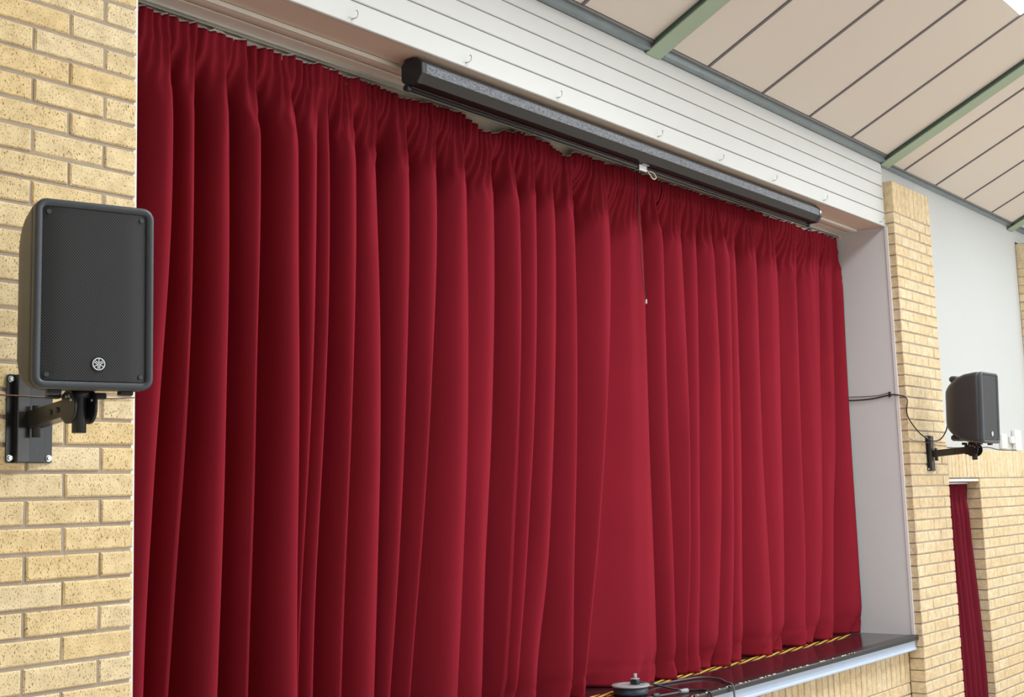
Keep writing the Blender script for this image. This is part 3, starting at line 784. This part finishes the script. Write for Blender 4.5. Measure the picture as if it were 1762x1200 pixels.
cl = MB().box(V(W-.022, .108, -.962), V(W-.0055, .122, -.925), .003); tag(cl.build('cable_clip', MAT['cable']), 'small black cable clip near the edge of the grey reveal', 'clip')

# ------------------------------------------------------------------ small curtain in the niche
MAT['velvet_dark'] = velvet('plum_velour', (.14,.011,.022))  # stage velour with the shade of the niche put into its colour
def small_curtain():
    m = MB(); rws = np.linspace(0, 1, 40); n = 110; vs_ = []
    cr2 = [0, .12, .26, .40, .53, .66, .78, .90, 1.0]
    for u in rws:
        z = SOLB-.042 + (-3.30-(SOLB-.042))*u
        w = smooth(.02, .14, u)
        for k in range(n):
            t = k/(n-1); x0_, x1_ = 6.99, 7.632
            pinch = 1-.10*math.exp(-((u-.055)/.035)**2)
            x = x1_-(x1_-x0_)*(1-t)*pinch - .012*math.exp(-((u-.05)/.03)**2)
            y = .108-.042*smooth(.05, .9, u) + w*(.024*math.sin(2*PI*t*6.5+1.5*math.sin(u*2.2)+2.2*vnoise(t*4,31))+.012*math.sin(2*PI*t*3+1+u)) + .010*(1-w)*math.sin(2*PI*t*22) + .004*vnoise(t*30+u*3, 4)
            vs_.append(V(x, y, z))
    fs = [(r*n+c, r*n+c+1, (r+1)*n+c+1, (r+1)*n+c) for r in range(len(rws)-1) for c in range(n-1)]
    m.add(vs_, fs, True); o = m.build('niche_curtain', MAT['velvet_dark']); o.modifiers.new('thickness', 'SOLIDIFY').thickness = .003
    tag(o, 'narrow dark red curtain hanging in the doorway niche right of the brick pier', 'curtain')
    q = MB().cyl(V(PX1+.003, .10, SOLB-.034), V(NX-.002, .10, SOLB-.034), .007, 10); tag(q.build('curtain_rod', MAT['white_plastic']), 'white rod holding the narrow niche curtain', 'curtain rod')
small_curtain()

# ------------------------------------------------------------------ white fittings on the ledge
tag(MB().box(V(8.52,.078,-1.302), V(8.64,.109,-1.172), .006).build('socket_box', MAT['white_plastic']), 'small white socket box on the wall beside the distant loudspeaker', 'socket')
q = empty('cable_trunking', V(8.93, .093, -1.31)); tag(q, 'upright white cable trunking at the right edge above the soldier course', 'trunking')
MB().box((-.075,-.020,-.005),(.085,.016,.178), .005).build('cover', MAT['white_plastic'], q)
MB().box((-.16,-.012,.060),(-.076,.016,.120), .005).build('branch', MAT['white_plastic'], q)
wire('ledge_cable', [(6.99,.035,SOLT+.004),(7.4,.03,SOLT+.006),(7.75,.03,SOLT+.012),(8.0,.035,SOLT+.020),(8.3,.04,SOLT+.004),(8.7,.03,SOLT+.006)], .005, 'cable_grey', 'grey cable lying on the ledge over the soldier course')

# ------------------------------------------------------------------ cable reel and leads on the stage edge
rx, ry = 3.165, .335
rl = empty('cable_reel', V(rx, ry, SZ)); tag(rl, 'flat round grey cable reel lying on the stage edge', 'cable reel')
MB().lathe([(.078,.0),(.088,.003),(.090,.012),(.088,.034),(.084,.040),(.060,.041)]).build('drum', MAT['reel_dark'], rl)
ring_ = MB(); ring_.lathe([(.060,.0415),(.096,.041),(.099,.045),(.097,.0495),(.062,.0500),(.056,.047)]); ring_.build('rim', MAT['grey_plastic'], rl)
MB().lathe([(.012,.0415),(.050,.0415),(.052,.0445),(.030,.046),(.014,.046)]).build('hub', MAT['reel_dark'], rl)
MB().box((.010,-.030,.044),(.050,.012,.072), .006).build('plug_body', MAT['black_metal'], rl)
MB().box((.012,-.028,.0722),(.048,.010,.0775), .002).build('plug_lid', MAT['grey_plastic'], rl)
MB().cyl((.052,.004,.055),(.054,.006,.098), .009, 12).build('handle_stub', MAT['grey_plastic'], rl)
wire('power_lead', [(rx+.05,ry-.01,SZ+.060),(3.28,.27,SZ+.040),(3.36,.17,SZ+.010),(3.41,.10,SZ+.006),(3.425,.045,SZ+.005),(3.43,.018,SZ-.02),(3.43,.014,SZ-.12),(3.44,.02,SZ-.30)], .0055, 'cable', 'black power lead from the reel hanging down over the stage edge')
wire('power_lead', [(rx+.07,ry+.05,SZ+.052),(3.34,.37,SZ+.014),(3.52,.37,SZ+.007),(3.66,.345,SZ+.007),(3.80,.30,SZ+.008),(3.80,.19,SZ+.008),(3.71,.09,SZ+.008),(3.665,.030,SZ+.006),(3.655,.014,SZ-.03),(3.66,.014,SZ-.15),(3.67,.02,SZ-.32)], .0055, 'cable_grey', 'dark grey lead curving right over the stage floor and down its edge')
ld = wire('extension_lead', [(2.86,.21,SZ+.007),(2.98,.185,SZ+.007),(3.06,.17,SZ+.008),(3.17,.145,SZ+.009),(3.28,.12,SZ+.009),(3.34,.10,SZ+.008)], .0055, 'cable_grey', 'short grey lead with couplers in front of the reel')
MB().cyl(V(3.10,.161,SZ+.013), V(3.14,.152,SZ+.013), .0125, 14).build('coupler', MAT['reel_dark'], ld)
MB().cyl(V(3.285,.118,SZ+.013), V(3.335,.102,SZ+.013), .0125, 14).build('coupler', MAT['grey_plastic'], ld)
